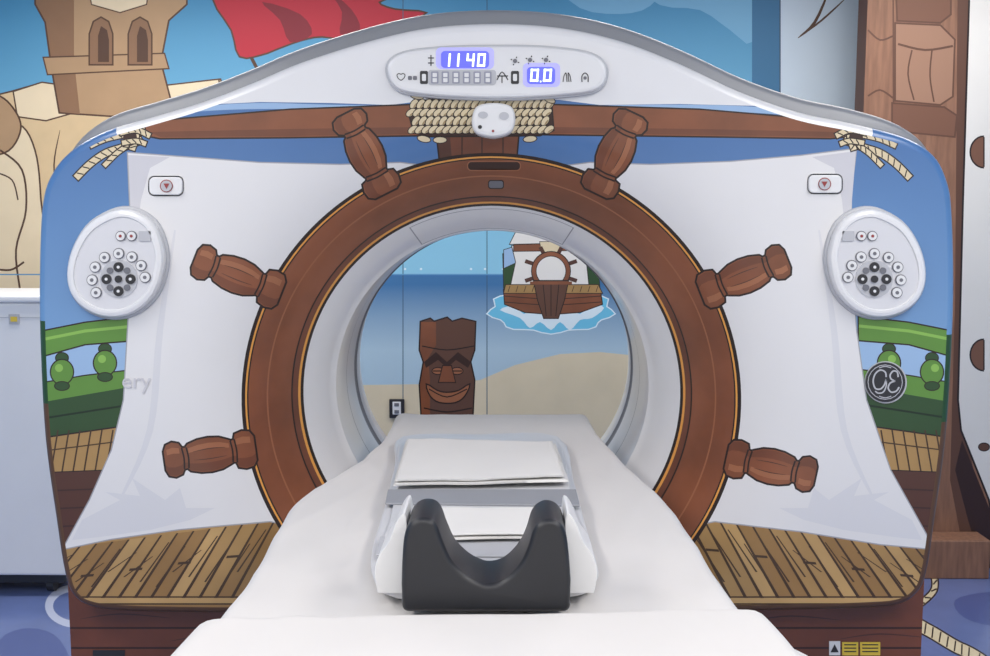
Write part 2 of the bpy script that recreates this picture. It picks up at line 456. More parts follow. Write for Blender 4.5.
# base with wood artwork
bl=on_y([(66,585),(70,700)],.10); bxl=bl[0,0]+.005; bxr=on_y([(926,585)],.10)[0,0]-.005
B=Art(lambda P:on_y(P,.10)[:,[0,2]])
for i,y in enumerate((628,648,672,700,730,760,800,840)):
    B.line([(40,y),(960,y)],2,'brown_vdark')
for (x,y) in ((120,616),(210,638),(160,660),(790,618),(880,636),(740,655)):
    B.line([(x-40,y+3),(x,y-2),(x+50,y+2)],1.5,'brown_dark',5,True)
painted('base_front_panel',np.array([(bxl,.02),(bxr,.02),(bxr,.68),(bxl,.68)]),B.L,'brown_mid',lambda v:np.stack([v[:,0],np.full(len(v),.10),v[:,1]],1),parent=gantry)
box('base_block',bxl,bxr,.101,.85,0,.66,'brown_dark',gantry,.01)
mat('label_yellow',(225,195,70),.5,0)
def slab(name,pts,y,h,m,parent=gantry):
    w=on_y(pts,y)[:,[0,2]]; return extr(name,[tuple(a) for a in w],y-h,y+.001,m,parent,bev=0)
slab('warning_label_a',[(829,641),(840,641),(840,655),(829,655)],.10,.002,'panel_white')
slab('warning_label_b',[(842,642),(858,642),(858,655),(842,655)],.10,.002,'label_yellow')
slab('warning_label_c',[(860,642),(880,642),(880,655),(860,655)],.10,.002,'label_yellow')
slab('warning_triangle',[(834.5,644),(838.5,652),(830.5,652)],.099,.002,'dark_plastic')
for k,(x0,x1) in enumerate(((844,856),(862,878))):
    for j in range(3): slab(f'label_text_{k}_{j}',[(x0,644+j*3.4),(x1,644+j*3.4),(x1,645+j*3.4),(x0,645+j*3.4)],.099,.002,'dark_plastic')
slab('base_label',[(93,650),(125,650),(125,656),(93,656)],.10,.002,'dark_plastic')

# ---- top console with displays
con=[(388,72),(392,60),(410,52),(450,48),(497,47),(545,48),(585,53),(601,61),(606,73),(600,88),(575,95),(497,99),(420,95),(396,88)]
pad('console_lip',[tuple(q) for q in offset(con,2)],.010,.004,'panel_grey',gantry,0.0,4)
_,yt=pad('display_console',con,.022,.010,'white_gloss',gantry,0.0,4,top='panel_white')
def flat(name,pts,m,y,h=.0015,sm=0):
    p=smooth(pts,sm) if sm else pts
    w=on_y(p,y)[:,[0,2]]; return extr(name,[tuple(a) for a in w],y-h,y+.002,m,gantry,bev=0)
mat('led_off',(150,152,168),.4,0)
mat('screen_halo',(172,170,232),.25,0,emit=.35)
mat('screen_lit',(84,88,235),.25,0,emit=.9)
flat('display_window_upper_halo',rrect(436,47.5,494,69,5),'screen_halo',yt,.001)
flat('display_window_tilt_halo',rrect(523,63,560,87,5),'screen_halo',yt,.001)
flat('display_window_upper',rrect(441,51,489,68,4),'screen_lit',yt-.0012,.001)
flat('display_window_lower',rrect(428,70,496,85,3),'panel_grey',yt,.002)
flat('display_window_tilt',rrect(527,67,555,84,4),'screen_lit',yt-.0012,.001)
SEG={'0':'abcdef','1':'bc','4':'fgbc','8':'abcdefg'}
def seg7(ch,x,y,w,h,m,nm):
    t=w*.24; sl=lambda X,Y:(X+(y+h-Y)*.08,Y)
    R={'a':(x,y,x+w,y+t),'g':(x,y+h/2-t/2,x+w,y+h/2+t/2),'d':(x,y+h-t,x+w,y+h),'f':(x,y,x+t,y+h/2),'e':(x,y+h/2,x+t,y+h),'b':(x+w-t,y,x+w,y+h/2),'c':(x+w-t,y+h/2,x+w,y+h)}
    for sgm in SEG[ch]:
        a,b,c,d=R[sgm]; flat(f'{nm}_{sgm}',[sl(a,b),sl(c,b),sl(c,d),sl(a,d)],m,yt-.004,.001)
mat('led_white',(205,218,255),.3,0,emit=2.0)
for i,ch in enumerate('1140'):
    seg7(ch,444+i*11-(4 if ch=='1' else 0)+(2 if i==0 else 0),53.5,7.8,13,'led_white',f'height_digit_{i}')
seg7('0',530,69,8,12.5,'led_white','tilt_digit_0'); seg7('0',543,69,8,12.5,'led_white','tilt_digit_1')
flat('tilt_point',ell(540.6,81.5,.8,n=8),'led_white',yt-.004)
for i in range(6):
    x=431+i*10.6
    flat(f'clock_digit_{i}',rrect(x,71.5,x+7.5,83.5,1),'led_off',yt-.002,.001)
    for j in (0,1): flat(f'clock_digit_{i}_gap_{j}',rrect(x+1.6,73+j*5.2,x+5.9,77+j*5.2,.5),'panel_white',yt-.0035,.001)
def ic(name,pts,w=1.2):
    flat(name,[tuple(q) for q in strokepoly(pts,w)],'dark_plastic',yt,.001)
ic('icon_heart_a',smooth([(401,74.5),(399,73.5),(397,75),(398,78),(401,80.5)],4,False),.8)
ic('icon_heart_b',smooth([(401,74.5),(403,73.5),(405,75),(404,78),(401,80.5)],4,False),.8)
for i,x in enumerate((408,413)): flat(f'icon_bed_{i}',rrect(x,76,x+4,80,1),'mid_grey',yt)
flat('icon_lamp_a',rrect(420,71,428,84,1.5),'dark_plastic',yt); flat('icon_lamp_a_in',rrect(422,74,426,81,1),'panel_white',yt-.002)
flat('icon_lamp_b',rrect(511,71,519,84,1.5),'dark_plastic',yt); flat('icon_lamp_b_in',rrect(513,74,517,81,1),'panel_white',yt-.002)
ic('icon_height_a',[(428,58),(434,58)],1); ic('icon_height_b',[(431,55),(431,66)],1); ic('icon_height_c',[(428,63),(434,63)],1)
ic('icon_tilt_a',[(497,76),(508,76)],1);ic('icon_tilt_b',[(502,76),(502,83)],1);ic('icon_tilt_c',smooth([(497,80),(502,72),(508,80)],4,False),1)
for nm,x,y in (('icon_sun',515,61),('icon_move',530,60),('icon_bulb',546,60)):
    flat(nm,ell(x,y,2.2,n=10),'mid_grey',yt)
    for k in range(4):
        a=k*math.pi/2+.4; ic(f'{nm}_{k}',[(x+3*math.cos(a),y+3*math.sin(a)),(x+4.6*math.cos(a),y+4.6*math.sin(a))],1)
ic('icon_lungs_a',smooth([(563,82),(564,76),(566,73),(567,82)],4,False),.8); ic('icon_lungs_b',smooth([(571,82),(570,76),(568,73),(569,82)],4,False),.8)
ic('icon_body_a',smooth([(582,82),(582,76),(585,73),(588,76),(588,82)],4,False),1); flat('icon_body_b',ell(585,78,1.8,n=8),'mid_grey',yt)
# ---- camera box on rope lashing
_,yc=pad('camera_housing',[(474,112),(480,106),(494,104),(508,106),(514,112),(515,124),(510,134),(498,138),(488,138),(476,134),(472,124)],.04,.012,'panel_white',gantry,None,4)
flat('camera_lens',ell(480,127,2.0,n=12),'dark_plastic',yc); flat('camera_led',ell(493,131,1.3,n=12),'red_mark',yc)
flat('camera_grille_left',ell(483,115,5,3.4,n=16),'panel_grey',yc); flat('camera_grille_right',ell(504,116,5,4,n=16),'panel_grey',yc)
# ---- stop buttons
for nm,(x0,y0,x1,y1) in (('stop_button_plate_a',(150,177,183,195)),('stop_button_plate_b',(808,175,841,193))):
    flat(nm+'_rim',rrect(x0-1.2,y0-1.2,x1+1.2,y1+1.2,6),'mid_grey',.004,.004)
    _,yb=pad(nm,rrect(x0,y0,x1,y1,5),.008,.003,'panel_white',gantry,0.0,0)
    cx,cy=(x0+x1)/2,(y0+y1)/2
    flat(nm+'_ring',ell(cx,cy,6.4,n=20),'red_mark',yb,.002); flat(nm+'_cap',ell(cx,cy,5.5,n=20),'panel_grey',yb-.002,.002)
    flat(nm+'_mark',[(cx-3,cy-2.5),(cx+3,cy-2.5),(cx,cy+3)],'red_mark',yb-.004,.001)
# ---- control pods
podL=[(118,210),(138,211),(155,222),(164,240),(167,262),(160,289),(145,307),(125,316),(103,315),(84,305),(73,289),(71,268),(78,244),(93,223)]
podR=mir(podL,993)
for nm,pod,s in (('control_pod_a',podL,0),('control_pod_b',podR,1)):
    pad(nm+'_collar',[tuple(q) for q in offset(pod,3)],.008,.006,'panel_grey',gantry,0.0,4)
    _,yp=pad(nm,pod,.030,.012,'white_gloss',gantry,0.0,4,dish=.006,top='sail_faint')
    fx=(lambda x:993-x) if s else (lambda x:x)
    cx,cy=fx(119),279
    k=0
    def btn(x,y,r,m,h=.004):
        global k
        p=ell(x,y,r,n=16); w=on_y(p,yp)[:,[0,2]]
        extr(f'{nm}_button_{k}',[tuple(a) for a in w],yp-h,yp+.002,m,gantry,bev=0); k+=1
    btn(cx,cy,19,'panel_grey',.002)
    btn(cx,cy,3.6,'dark_plastic',.006)
    for i in range(8):
        a=i*math.pi/4; R=12
        btn(cx+R*math.cos(a),cy+R*math.sin(a),5.0 if i%2==0 else 3.2,'dark_plastic' if i%2==0 else 'mid_grey',.005)
        if i%2==0: btn(cx+R*math.cos(a),cy+R*math.sin(a),1.5,'panel_white',.006)
    for i,a in enumerate((148,178,208,238,270,300,328,356)):
        a=math.radians(a if s==0 else 180-a); X=cx+26.5*math.cos(a); Y=cy+25.5*math.sin(a)
        btn(X,Y,5.6,'mid_grey',.003); btn(X,Y,4.7,'panel_white',.005); btn(X,Y,1.8,'mid_grey',.006)
    for x in (121,132): btn(fx(x),236,5.2,'mid_grey',.003); btn(fx(x),236,4.3,'panel_white',.005); btn(fx(x),236,1.5,'red_mark',.006)
    w=on_y(rrect(min(fx(139),fx(151)),231,max(fx(139),fx(151)),241,1),yp)[:,[0,2]]; extr(f'{nm}_indicator',[tuple(a) for a in w],yp-.003,yp+.001,'panel_grey',gantry,bev=0)
# ---- maker badge (round monogram)
flat('badge_rim',ell(885,382,21,n=40),'panel_grey',.002,.006); flat('badge_disc',ell(885,382,19.8,n=40),'dark_plastic',-.003,.004)
def bs(nm,pts,w=1.8,sm=6):
    flat(nm,[tuple(q) for q in strokepoly(smooth(pts,sm,False),w)],'panel_grey',-.006,.0015)
bs('badge_ring',[(885+17.2*math.cos(t/20*2*math.pi),382+17.2*math.sin(t/20*2*math.pi)) for t in range(21)],.7,1)
bs('badge_letter_a',[(886,377),(885,372),(880,370),(875,374),(873,381),(875,388),(880,389),(884,385),(886,379)],1.5)
bs('badge_letter_a_tail',[(886,379),(886,386),(883,392),(878,393),(875,391)],1.3)
bs('badge_letter_b',[(898,377),(897,372),(893,371),(890,375),(891,379),(895,381)],1.5)
bs('badge_letter_b_low',[(895,381),(890,383),(888,388),(891,392),(896,391),(899,387)],1.5)
for k in range(4):
    a=k*math.pi/2; x,y=885+14.5*math.cos(a),382+14.2*math.sin(a)
    if k%2: bs(f'badge_scroll_{k}',[(x-6,y),(x,y-(1.5 if k==3 else -1.5)),(x+6,y)],.9)
fc=bpy.data.curves.new('cover_lettering','FONT'); fc.body='ery'; fc.size=.055; fc.extrude=.0004
fo=link(bpy.data.objects.new('cover_lettering',fc),gantry); q=on_face([(122,388)])[0]; fo.location=(q[0],q[1]-.002,q[2]); fo.rotation_euler=(math.pi/2,0,0); fc.materials.append(MATS['sail_shade'])

# ============================================================ TABLE
mat('sheet',(216,213,211),.85,.01)
mat('towel',(226,224,221),.9,.01)
mat('plastic_white',(208,208,211),.35,0)
mat('foam_black',(34,35,40),.42,.05)
mat('shadow_gap_grey',(150,152,158),.6,.03)
table=empty('scanner_table')
TZ=1.0
farY=on_z([(490,414)],TZ)[0,1]
Lp=[(393,415),(384,434),(352,465),(318,480),(290,497),(264,542),(243,580),(208,620),(172,656)]
Rp=[(590,415),(603,436),(638,470),(668,497),(700,542),(722,580),(755,618),(795,656)]
def edge(px):
    q=on_z(px,TZ); o=np.argsort(q[:,1]); return q[o,1],np.abs(q[o,0])
EL,ER=edge(Lp),edge(Rp)
def hw(y,side):
    e=EL if side<0 else ER
    ys=np.linspace(y-.08,y+.08,7)
    return float(np.mean(np.interp(ys,e[0],e[1])))-.002
box('cradle',-.22,.22,-2.3,farY-.03,TZ-.07,TZ-.014,'plastic_white',table,.02)
box('table_top',-.33,.33,-2.32,-.55,TZ-.16,TZ-.016,'panel_white',table,.025)
box('table_column',-.2,.2,-2.0,-.7,.12,TZ-.15,'panel_white',table,.03)
box('table_foot',-.3,.3,-2.2,-.5,0,.12,'panel_grey',table,.03)
def crease(x,y,seed):
    a=noise.noise(Vector((x*4+seed,y*1.5,seed))); b=noise.noise(Vector((x*8-y*3,y*2.2+x*2,seed+4)))
    return .9*a+.8*(.35-abs(b))+.18*(.3-abs(noise.noise(Vector((x*18+y*7,y*6-x*3,seed+9)))))
def sheet(name,y0,y1,zt,extra,drop,m,seed,wr=.004,endlip=.03,ny=170,lipr=.03,slant=0,parent=None):
    cs=[]
    for t in np.linspace(1,0,12): cs.append(('L',t))
    for t in np.linspace(0,math.pi/2,6)[1:]: cs.append(('LA',t))
    for t in np.linspace(-1,1,90)[1:-1]: cs.append(('T',t))
    for t in np.linspace(math.pi/2,0,6)[:-1]: cs.append(('RA',t))
    for t in np.linspace(0,1,12): cs.append(('R',t))
    V=[];R=.03;ys=np.concatenate([np.linspace(y0,y1-lipr,ny),np.linspace(y1-lipr,y1,9)[1:]])
    for y in ys:
        e=max(0,1-(y1-y)/lipr); zz=zt-endlip*(1-math.sqrt(max(0,1-e*e)))
        wl=hw(y,-1)+extra; wr_=hw(y,1)+extra
        for k,t in cs:
            if k=='T':
                x=(-(wl-R) if t<0 else (wr_-R))*abs(t); z=zz
            elif k=='LA': x=-(wl-R)-R*math.cos(t); z=zz-R+R*math.sin(t)
            elif k=='RA': x=(wr_-R)+R*math.cos(t); z=zz-R+R*math.sin(t)
            else:
                sg=-1 if k=='L' else 1; w=wl if k=='L' else wr_
                fold=.022*t*math.sin(y*26+seed+2*noise.noise(Vector((y*3,seed,t))))
                x=sg*(w+.01*t+fold*t); z=zz-R-drop*t
            edge=min(1,max(0,(abs(x)-.15)/.14))
            z+=wr*crease(x,y,seed)*(.3+1.3*edge)
            V.append((x,y+slant*x,z))
    n=len(cs);F=[(i*n+j,i*n+j+1,(i+1)*n+j+1,(i+1)*n+j) for i in range(len(ys)-1) for j in range(n-1)]
    return meshobj(name,V,F,m,parent)
yC=on_z([(486,613)],TZ+.012)[0,1]      # front face of the foam cradle
bs_=sheet('bed_sheet',-2.35,farY+.02,TZ,0,.20,'sheet',1.0,.0085)
sheet('folded_blanket',-2.3,yC-.012,TZ+.022,.008,.012,'sheet',7.3,.008,.020,90,.024,.04,bs_)  # folded blanket lying over the sheet, grouped as its child
# head holder
hh=empty('head_holder')
def slabpoly(name,px,z0,z1,m,parent,bev=.008):
    p=on_z(px,z1)[:,:2]
    n=len(p); v=[(a,b,z0) for a,b in p]+[(a,b,z1) for a,b in p]
    f=[tuple(range(n)),tuple(range(2*n-1,n-1,-1))]+[(i,(i+1)%n,n+(i+1)%n,n+i) for i in range(n)]
    o=meshobj(name,v,f,m,parent,sm=False); b=o.modifiers.new('bevel','BEVEL'); b.width=bev;b.segments=3;b.limit_method='ANGLE'
    return o
brd=smooth([(402,436),(395,462),(386,500),(378,526),(372,548),(373,572),(395,590),(486,597),(578,588),(597,574),(596,558),(586,524),(574,480),(558,436),(480,434)],4)
slabpoly('board',brd,TZ+.010,TZ+.024,'plastic_white',hh,.005)
brd2=smooth([(405,438),(398,480),(390,520),(385,560),(486,572),(582,558),(572,500),(554,438),(480,436)],4)
slabpoly('board_pad',brd2,TZ+.024,TZ+.031,'plastic_white',hh,.003)
slabpoly('shadow_gap_strip',[(388,489),(385,503),(580,505),(576,489)],TZ+.031,TZ+.035,'shadow_gap_grey',hh,.002)  # thin grey slab standing in for the dark shadow gap across the board
slabpoly('restraint_strap_wide',[(380,536),(376,554),(592,557),(586,537)],TZ+.031,TZ+.035,'panel_grey',hh,.002)
U=[(402,613),(401,585),(402,557),(404,537),(409,525),(419,519),(430,520),(437,527),(443,543),(452,562),(466,576),(479,583),(488,585),(499,583),(510,576),(521,563),(528,548),(533,532),(539,524),(549,520),(560,524),(566,534),(569,554),(571,582),(570,613)]
Up=smooth(U[1:-1],5,False); Up=[U[0]]+Up+[U[-1]]
Uw=[tuple(a) for a in on_y(Up,yC)[:,[0,2]]]
o=extr('foam_cradle',Uw,yC,yC+.115,'foam_black',hh,.009,5,sm=True)
for sg in (0,1):
    wp=[(378,592),(375,572),(379,555),(389,541),(395,525),(400,516),(405,513),(407,523),(407,592)]
    if sg: wp=[(972-x,y) for x,y in wp]
    ww=[tuple(a) for a in on_y(smooth(wp[:-1],3,False)+[wp[-1]],yC+.05)[:,[0,2]]]
    extr('side_wing_'+'lr'[sg],ww,yC+.045,yC+.15,'panel_white',hh,.003,2)
# towels
def towel(name,px,z,layers,th,seed,amp=1):
    """px: four corners far-left, far-right, near-right, near-left on the board"""
    q=on_z(px,z)[:,:2]; V=[];F=[];nx,ny=56,40
    for L in range(layers):
        base=len(V)
        for top in (0,1):
            for j in range(ny+1):
                for i in range(nx+1):
                    u=i/nx;v=j/ny
                    sh=.035*L
                    uu=u*(1-sh)+sh*.3; vv=v*(1-sh*.8)
                    uu+=.012*noise.noise(Vector((v*2,L*3,seed))); vv+=.035*noise.noise(Vector((u*2,L*3,seed+5)))
                    p=(q[0]*(1-uu)+q[1]*uu)*(1-vv)+(q[3]*(1-uu)+q[2]*uu)*vv
                    ed=max(abs(2*u-1),abs(2*v-1)); rr=max(0,(ed-.96)/.04)
                    c=1-math.sqrt(max(0,1-rr*rr))
                    w=amp*(.003*crease(p[0]*1.3,p[1]*1.3,seed)+.006*max(0,noise.noise(Vector((p[0]*4+seed,p[1]*3,1)))))
                    zz=z+.002+L*th+(th*(1-.5*c) if top else th*.5*c+.001)+w*(.5+.6*L)*(1 if top or L else .3)
                    V.append((p[0],p[1],max(zz,z+.001)))
        S=(nx+1)*(ny+1)
        idx=lambda t,j,i:base+t*S+j*(nx+1)+i
        for t in (0,1):
            for j in range(ny):
                for i in range(nx): F.append((idx(t,j,i),idx(t,j,i+1),idx(t,j+1,i+1),idx(t,j+1,i)))
        for i in range(nx):
            F.append((idx(0,0,i),idx(0,0,i+1),idx(1,0,i+1),idx(1,0,i))); F.append((idx(0,ny,i),idx(0,ny,i+1),idx(1,ny,i+1),idx(1,ny,i)))
        for j in range(ny):
            F.append((idx(0,j,0),idx(0,j+1,0),idx(1,j+1,0),idx(1,j,0))); F.append((idx(0,j,nx),idx(0,j+1,nx),idx(1,j+1,nx),idx(1,j,nx)))
    return meshobj(name,V,F,'towel')
towel('folded_towel',[(406,443),(556,446),(569,485),(393,489)],TZ+.036,2,.006,2.0)
towel('folded_towel.001',[(402,514),(546,514),(548,542),(396,543)],TZ+.036,2,.005,5.0)

# ============================================================ ROOM
YB=2.45
zh=on_y([(490,274)],YB)[0,2]; zs=on_y([(490,350)],YB)[0,2]; ztop=on_y([(490,0)],YB)[0,2]
mat('wall_sky',(84,150,192),.6,0,grad=(zh,ztop,(140,198,224),(70,140,180)))
mat('wall_sea',(70,125,175),.6,0,grad=(zs,zh-.05,(176,202,218),(60,114,164)))
mat('wall_seatop',(92,150,196),.6,0)
mat('wall_sand',(222,208,178),.6,.03)
mat('castle',(216,188,146),.6,.05)
mat('castle_d',(178,144,108),.6,.04)
mat('castle_dd',(140,104,76),.6,.04)
mat('castle_l',(232,212,178),.6,.03)
mat('mink',(84,56,40),.6,0)
mat('flag_red',(184,28,50),.55,0)
mat('flag_dark',(130,18,38),.55,0)
mat('cloud',(118,172,204),.6,0)
mat('foam',(222,238,246),.6,0)
mat('foam_b',(110,195,228),.6,0)
mat('seam',(60,90,115),.6,0)
mat('wall_pale',(200,214,226),.6,.01)
mat('wall_teal',(58,112,150),.6,0)
mat('mwood',(142,102,80),.6,0,wood=(9,9,1))
mat('mwood_d',(96,64,50),.6,0)
mat('mwood_m',(120,82,64),.6,0)
mat('mwood_l',(158,120,98),.6,0)
mat('hull_white',(228,225,220),.6,.01)
mat('room_white',(225,226,230),.7,.01)
mat('wall_blue',(130,170,205),.7,.02)
Wm=Art(lambda P:on_y(P,YB)[:,[0,2]])
Wm.fill([(-300,274),(1300,274),(1300,420),(-300,420)],'wall_sea')
Wm.fill([(-300,385),(360,385),(430,384),(480,380),(515,365),(560,354),(600,352),(640,356),(800,365),(1300,370),(1300,800),(-300,800)],'wall_sand')
Wm.fill([(-60,110),(12,92),(40,84),(72,88),(80,112),(165,106),(168,86),(220,80),(226,104),(190,140),(185,420),(-60,420)],'castle',outline=1.6,ok='mink')
Wm.fill([(14,92),(42,83),(70,87),(74,112),(46,120),(18,116)],'castle_l',outline=1.5,ok='mink')
Wm.fill([(166,86),(218,80),(222,100),(200,112),(170,112)],'castle_l',outline=1.5,ok='mink')
Wm.fill([(36,-20),(186,-20),(186,4),(168,20),(160,62),(172,108),(120,116),(60,112),(52,66),(46,22),(36,4)],'castle_d',outline=1.8,ok='mink')
Wm.fill([(36,-20),(74,-20),(74,60),(80,114),(60,112),(52,66),(46,22),(36,4)],'castle_dd')
Wm.fill([(44,58),(164,54),(168,68),(48,74)],'castle_d',outline=1.4,ok='mink')
for cx in (101,140):
    Wm.fill([(cx-11,64),(cx-11,34),(cx-7,22),(cx,18),(cx+7,22),(cx+11,34),(cx+11,64)],'castle_dd',outline=1.6,ok='mink')
    Wm.fill([(cx-3,62),(cx-3,36),(cx,26),(cx+6,30),(cx+8,40),(cx+8,62)],'mink')
Wm.fill([(88,-20),(150,-20),(146,4),(120,12),(92,4)],'castle_l',outline=1.2,ok='mink')
Wm.fill([(-60,150),(-10,135),(18,125),(34,150),(40,200),(42,300),(-60,300)],'castle_l',sm=5,outline=1.8,ok='mink')
Wm.fill([(-40,90),(-5,95),(12,108),(20,128),(8,150),(-20,156),(-40,150)],'castle_d',sm=5,outline=1.8,ok='mink')
Wm.line([(0,150),(22,170),(26,210),(16,250),(20,290)],2,'mink',5)
Wm.line([(-10,268),(10,270),(24,262)],2,'mink',5)
Wm.line([(-5,172),(12,180),(18,200)],1.5,'mink',5)
Wm.line([(60,130),(54,165),(58,200)],1.5,'mink',5,True)
Wm.line([(110,125),(90,150),(70,175)],1.5,'mink',5,True)
Wm.line([(214,-8),(240,36),(262,78)],3.5,'mink')
Wm.fill([(214,0),(232,-12),(395,-12),(378,2),(395,10),(425,13),(398,24),(376,34),(350,40),(322,36),(300,40),(278,48),(262,54),(240,56),(232,30)],'flag_red',sm=3,outline=1.8,ok='mink')
Wm.fill([(262,2),(300,14),(312,34),(290,42),(280,20)],'flag_dark',sm=3)
Wm.fill([(330,-8),(352,10),(360,30),(340,34),(342,12)],'flag_dark',sm=3)
Wm.fill([(640,-20),(660,5),(700,10),(730,30),(752,42),(752,-20)],'cloud',sm=3)
Wm.fill([(560,-20),(580,8),(620,14),(650,6),(660,-20)],'cloud',sm=3)
Wm.fill([(752,-60),(780,-60),(780,110),(752,110)],'wall_teal')
Wm.fill([(780,-60),(1100,-60),(1100,300),(780,300)],'wall_pale')
Wm.line([(780,-60),(780,110)],1.5,'seam')
Wm.line([(798,38),(815,22),(830,-12)],3,'mink',4,True)
Wm.line([(798,38),(822,20),(846,-2)],2,'mink',4,True)
for x in (403,487): Wm.line([(x,-80),(x,540)],.9,'seam')
Wm.line([(-300,274.5),(1300,274.5)],1.2,'wall_seatop')
for x in (405,421,471,485,503,628,640): Wm.fill(ell(x,269,1.2,n=10),'foam')
# tiki totem
Wm.fill([(421,322),(430,319),(434,322),(447,318),(452,322),(462,319),(475,322),(474,350),(470,362),(474,380),(472,420),(422,420),(420,385),(424,362),(420,350)],'mwood_d',outline=1.5)
Wm.fill([(421,322),(436,322),(436,345),(428,358),(430,380),(430,420),(422,420),(420,385),(424,362),(420,350)],'brown')
Wm.fill([(424,362),(436,352),(447,362),(458,352),(471,362),(468,368),(456,360),(447,368),(438,360),(426,368)],'brown_vdark')
for x in (438,457): Wm.fill(ell(x,371,5.5,3),'brown_light',outline=1); Wm.line([(x-5,371),(x+5,371)],1.2,'ink')
Wm.fill([(443,366),(451,366),(455,382),(439,382)],'brown',outline=1)
Wm.fill([(427,385),(437,391),(447,393),(459,391),(469,385),(464,396),(455,402),(440,402),(431,396)],'brown_light',sm=3,outline=1.4)
Wm.line([(429,389),(447,397),(467,389)],1.2,'ink',4)
Wm.line([(422,346),(447,350),(474,346)],1.2,'ink',4)
Wm.line([(424,408),(447,412),(472,408)],1.4,'ink',4)
# ship
wv=[]
for i in range(40):
    a=2*math.pi*i/40; k=1+.07*math.sin(a*9)
    wv.append((551+60*k*math.cos(a),310+22*k*math.sin(a)))
Wm.fill(wv,'foam_b',outline=1.2,ok='foam')
Wm.fill([(500,310),(514,306),(524,314),(534,308),(551,318),(566,308),(580,314),(592,304),(604,308),(592,318),(580,320),(570,330),(560,322),(551,330),(540,322),(530,328),(520,318)],'foam',sm=3)
Wm.fill([(503,254),(516,250),(518,292),(504,290)],'green_dark',outline=.7)
Wm.fill([(584,252),(597,258),(600,292),(586,292)],'green_dark',outline=.7)
Wm.fill([(504,250),(517,246),(517,262),(504,268)],'sky_light',outline=.7); Wm.fill([(585,248),(596,254),(596,266),(586,262)],'sky_light',outline=.7)
Wm.fill([(510,244),(521,222),(560,216),(580,224),(592,242)],'hull_white',outline=.8)
Wm.fill([(512,246),(590,244),(586,262),(589,290),(510,290),(516,262)],'hull_white',outline=.8)
Wm.fill([(514,245),(586,243),(588,250),(514,251)],'brown',outline=.8)
Wm.fill([(540,242),(562,242),(560,253),(542,253)],'rope',outline=.7)
for a in range(8):
    t=a*math.pi/4+math.pi/8; Wm.line([(551+17*math.cos(t),271+17*math.sin(t)),(551+28*math.cos(t),271+26*math.sin(t))],4,'brown_dark')
Wm.fill(ell(551,271,19,n=32),'brown',outline=1); Wm.fill(ell(551,271,14.5,n=32),'hull_white',outline=.8)
Wm.fill([(504,290),(530,286),(570,286),(600,290),(602,304),(580,312),(551,314),(525,312),(505,304)],'brown',outline=1)
for y in (297,303): Wm.line([(504,y-1),(551,y+2),(601,y-1)],.9,'brown_vdark',4)
Wm.fill([(506,285),(598,285),(602,293),(504,293)],'deck',outline=.8)
for i in range(12): Wm.line([(510+i*8,286),(508+i*8,292)],.7,'deck_gap')
Wm.fill([(534,281),(568,281),(564,300),(558,318),(544,318),(538,300)],'mwood_d',outline=1)
for x in (543,551,559): Wm.line([(x,283),(551+(x-551)*.6,316)],.8,'ink')
Wm.line([(530,283),(572,283)],3,'brown',0)
wl=np.array([(-3.0,0),(3.0,0),(3.0,2.75),(-3.0,2.75)])
painted('wall_back',wl,Wm.L,'wall_sky',lambda v:np.stack([v[:,0],np.full(len(v),YB),v[:,1]],1),smoothsh=False)
box('wall_left',-3.1,-3.0,-3.6,YB+.1,0,2.75,'wall_blue',None,0)
box('wall_right',3.0,3.1,-3.6,YB+.1,0,2.75,'wall_blue',None,0)
box('ceiling',-3.1,3.1,-3.6,YB+.1,2.75,2.85,'room_white',None,0)
# floor
mat('floor_blue',(104,120,170),.28,.06,coat=.3)
mat('floor_pale',(190,196,218),.3,0)
mat('floor_dark',(80,94,148),.3,0)
Fl=Art(lambda P:on_z(P,0)[:,[0,1]])
def floor_rope(path,w):
    p=smooth(path,8,False)
    Fl.fill([tuple(q) for q in strokepoly(p,w)],'rope',outline=1.5)
    acc=0
    for i in range(1,len(p)):
        a=np.array(p[i-1]);b=np.array(p[i]);d=b-a;l=np.hypot(*d);acc+=l
        if acc>=7:
            acc=0;d/=l+1e-9;nn=np.array([-d[1],d[0]])
            Fl.line([tuple(b-nn*w*.45-d*2),tuple(b+nn*w*.45+d*2)],1.5,'ink')
floor_rope([(890,600),(915,622),(935,634),(955,646),(975,656),(1010,680)],11)
floor_rope([(905,560),(930,570),(934,590),(915,608)],5)
for e,k in ((ell(78,606,33,22,n=40),'floor_pale'),(ell(78,606,25,15,n=40),'floor_blue')): Fl.fill(e,k)
Fl.fill([(0,640),(30,628),(60,640),(70,680),(0,680)],'floor_dark',sm=4)
Fl.fill([(955,600),(990,592),(1020,600),(1000,625),(965,618)],'floor_dark',sm=4)
painted('floor',np.array([(-3.1,-3.6),(3.1,-3.6),(3.1,YB+.1),(-3.1,YB+.1)]),Fl.L,'floor_blue',lambda v:np.stack([v[:,0],v[:,1],np.zeros(len(v))],1),smoothsh=False)
box('baseboard_back',-3.0,1.55,YB-.015,YB-.001,0,.09,'mid_grey',None,.003)
# outlet
out=empty('wall_outlet')
q=on_y([(397,407)],YB)[0]
box('plate',q[0]-.036,q[0]+.036,YB-.012,YB-.001,q[2]-.052,q[2]+.04,'dark_plastic',out,.004)
box('faceplate',q[0]-.02,q[0]+.02,YB-.016,YB-.011,q[2]-.034,q[2]+.028,'panel_white',out,.004)
for k,dz in enumerate((-.02,.014)):
    box(f'socket_{k}',q[0]-.011,q[0]+.011,YB-.018,YB-.0155,q[2]+dz-.008,q[2]+dz+.008,'mid_grey',out,.002)
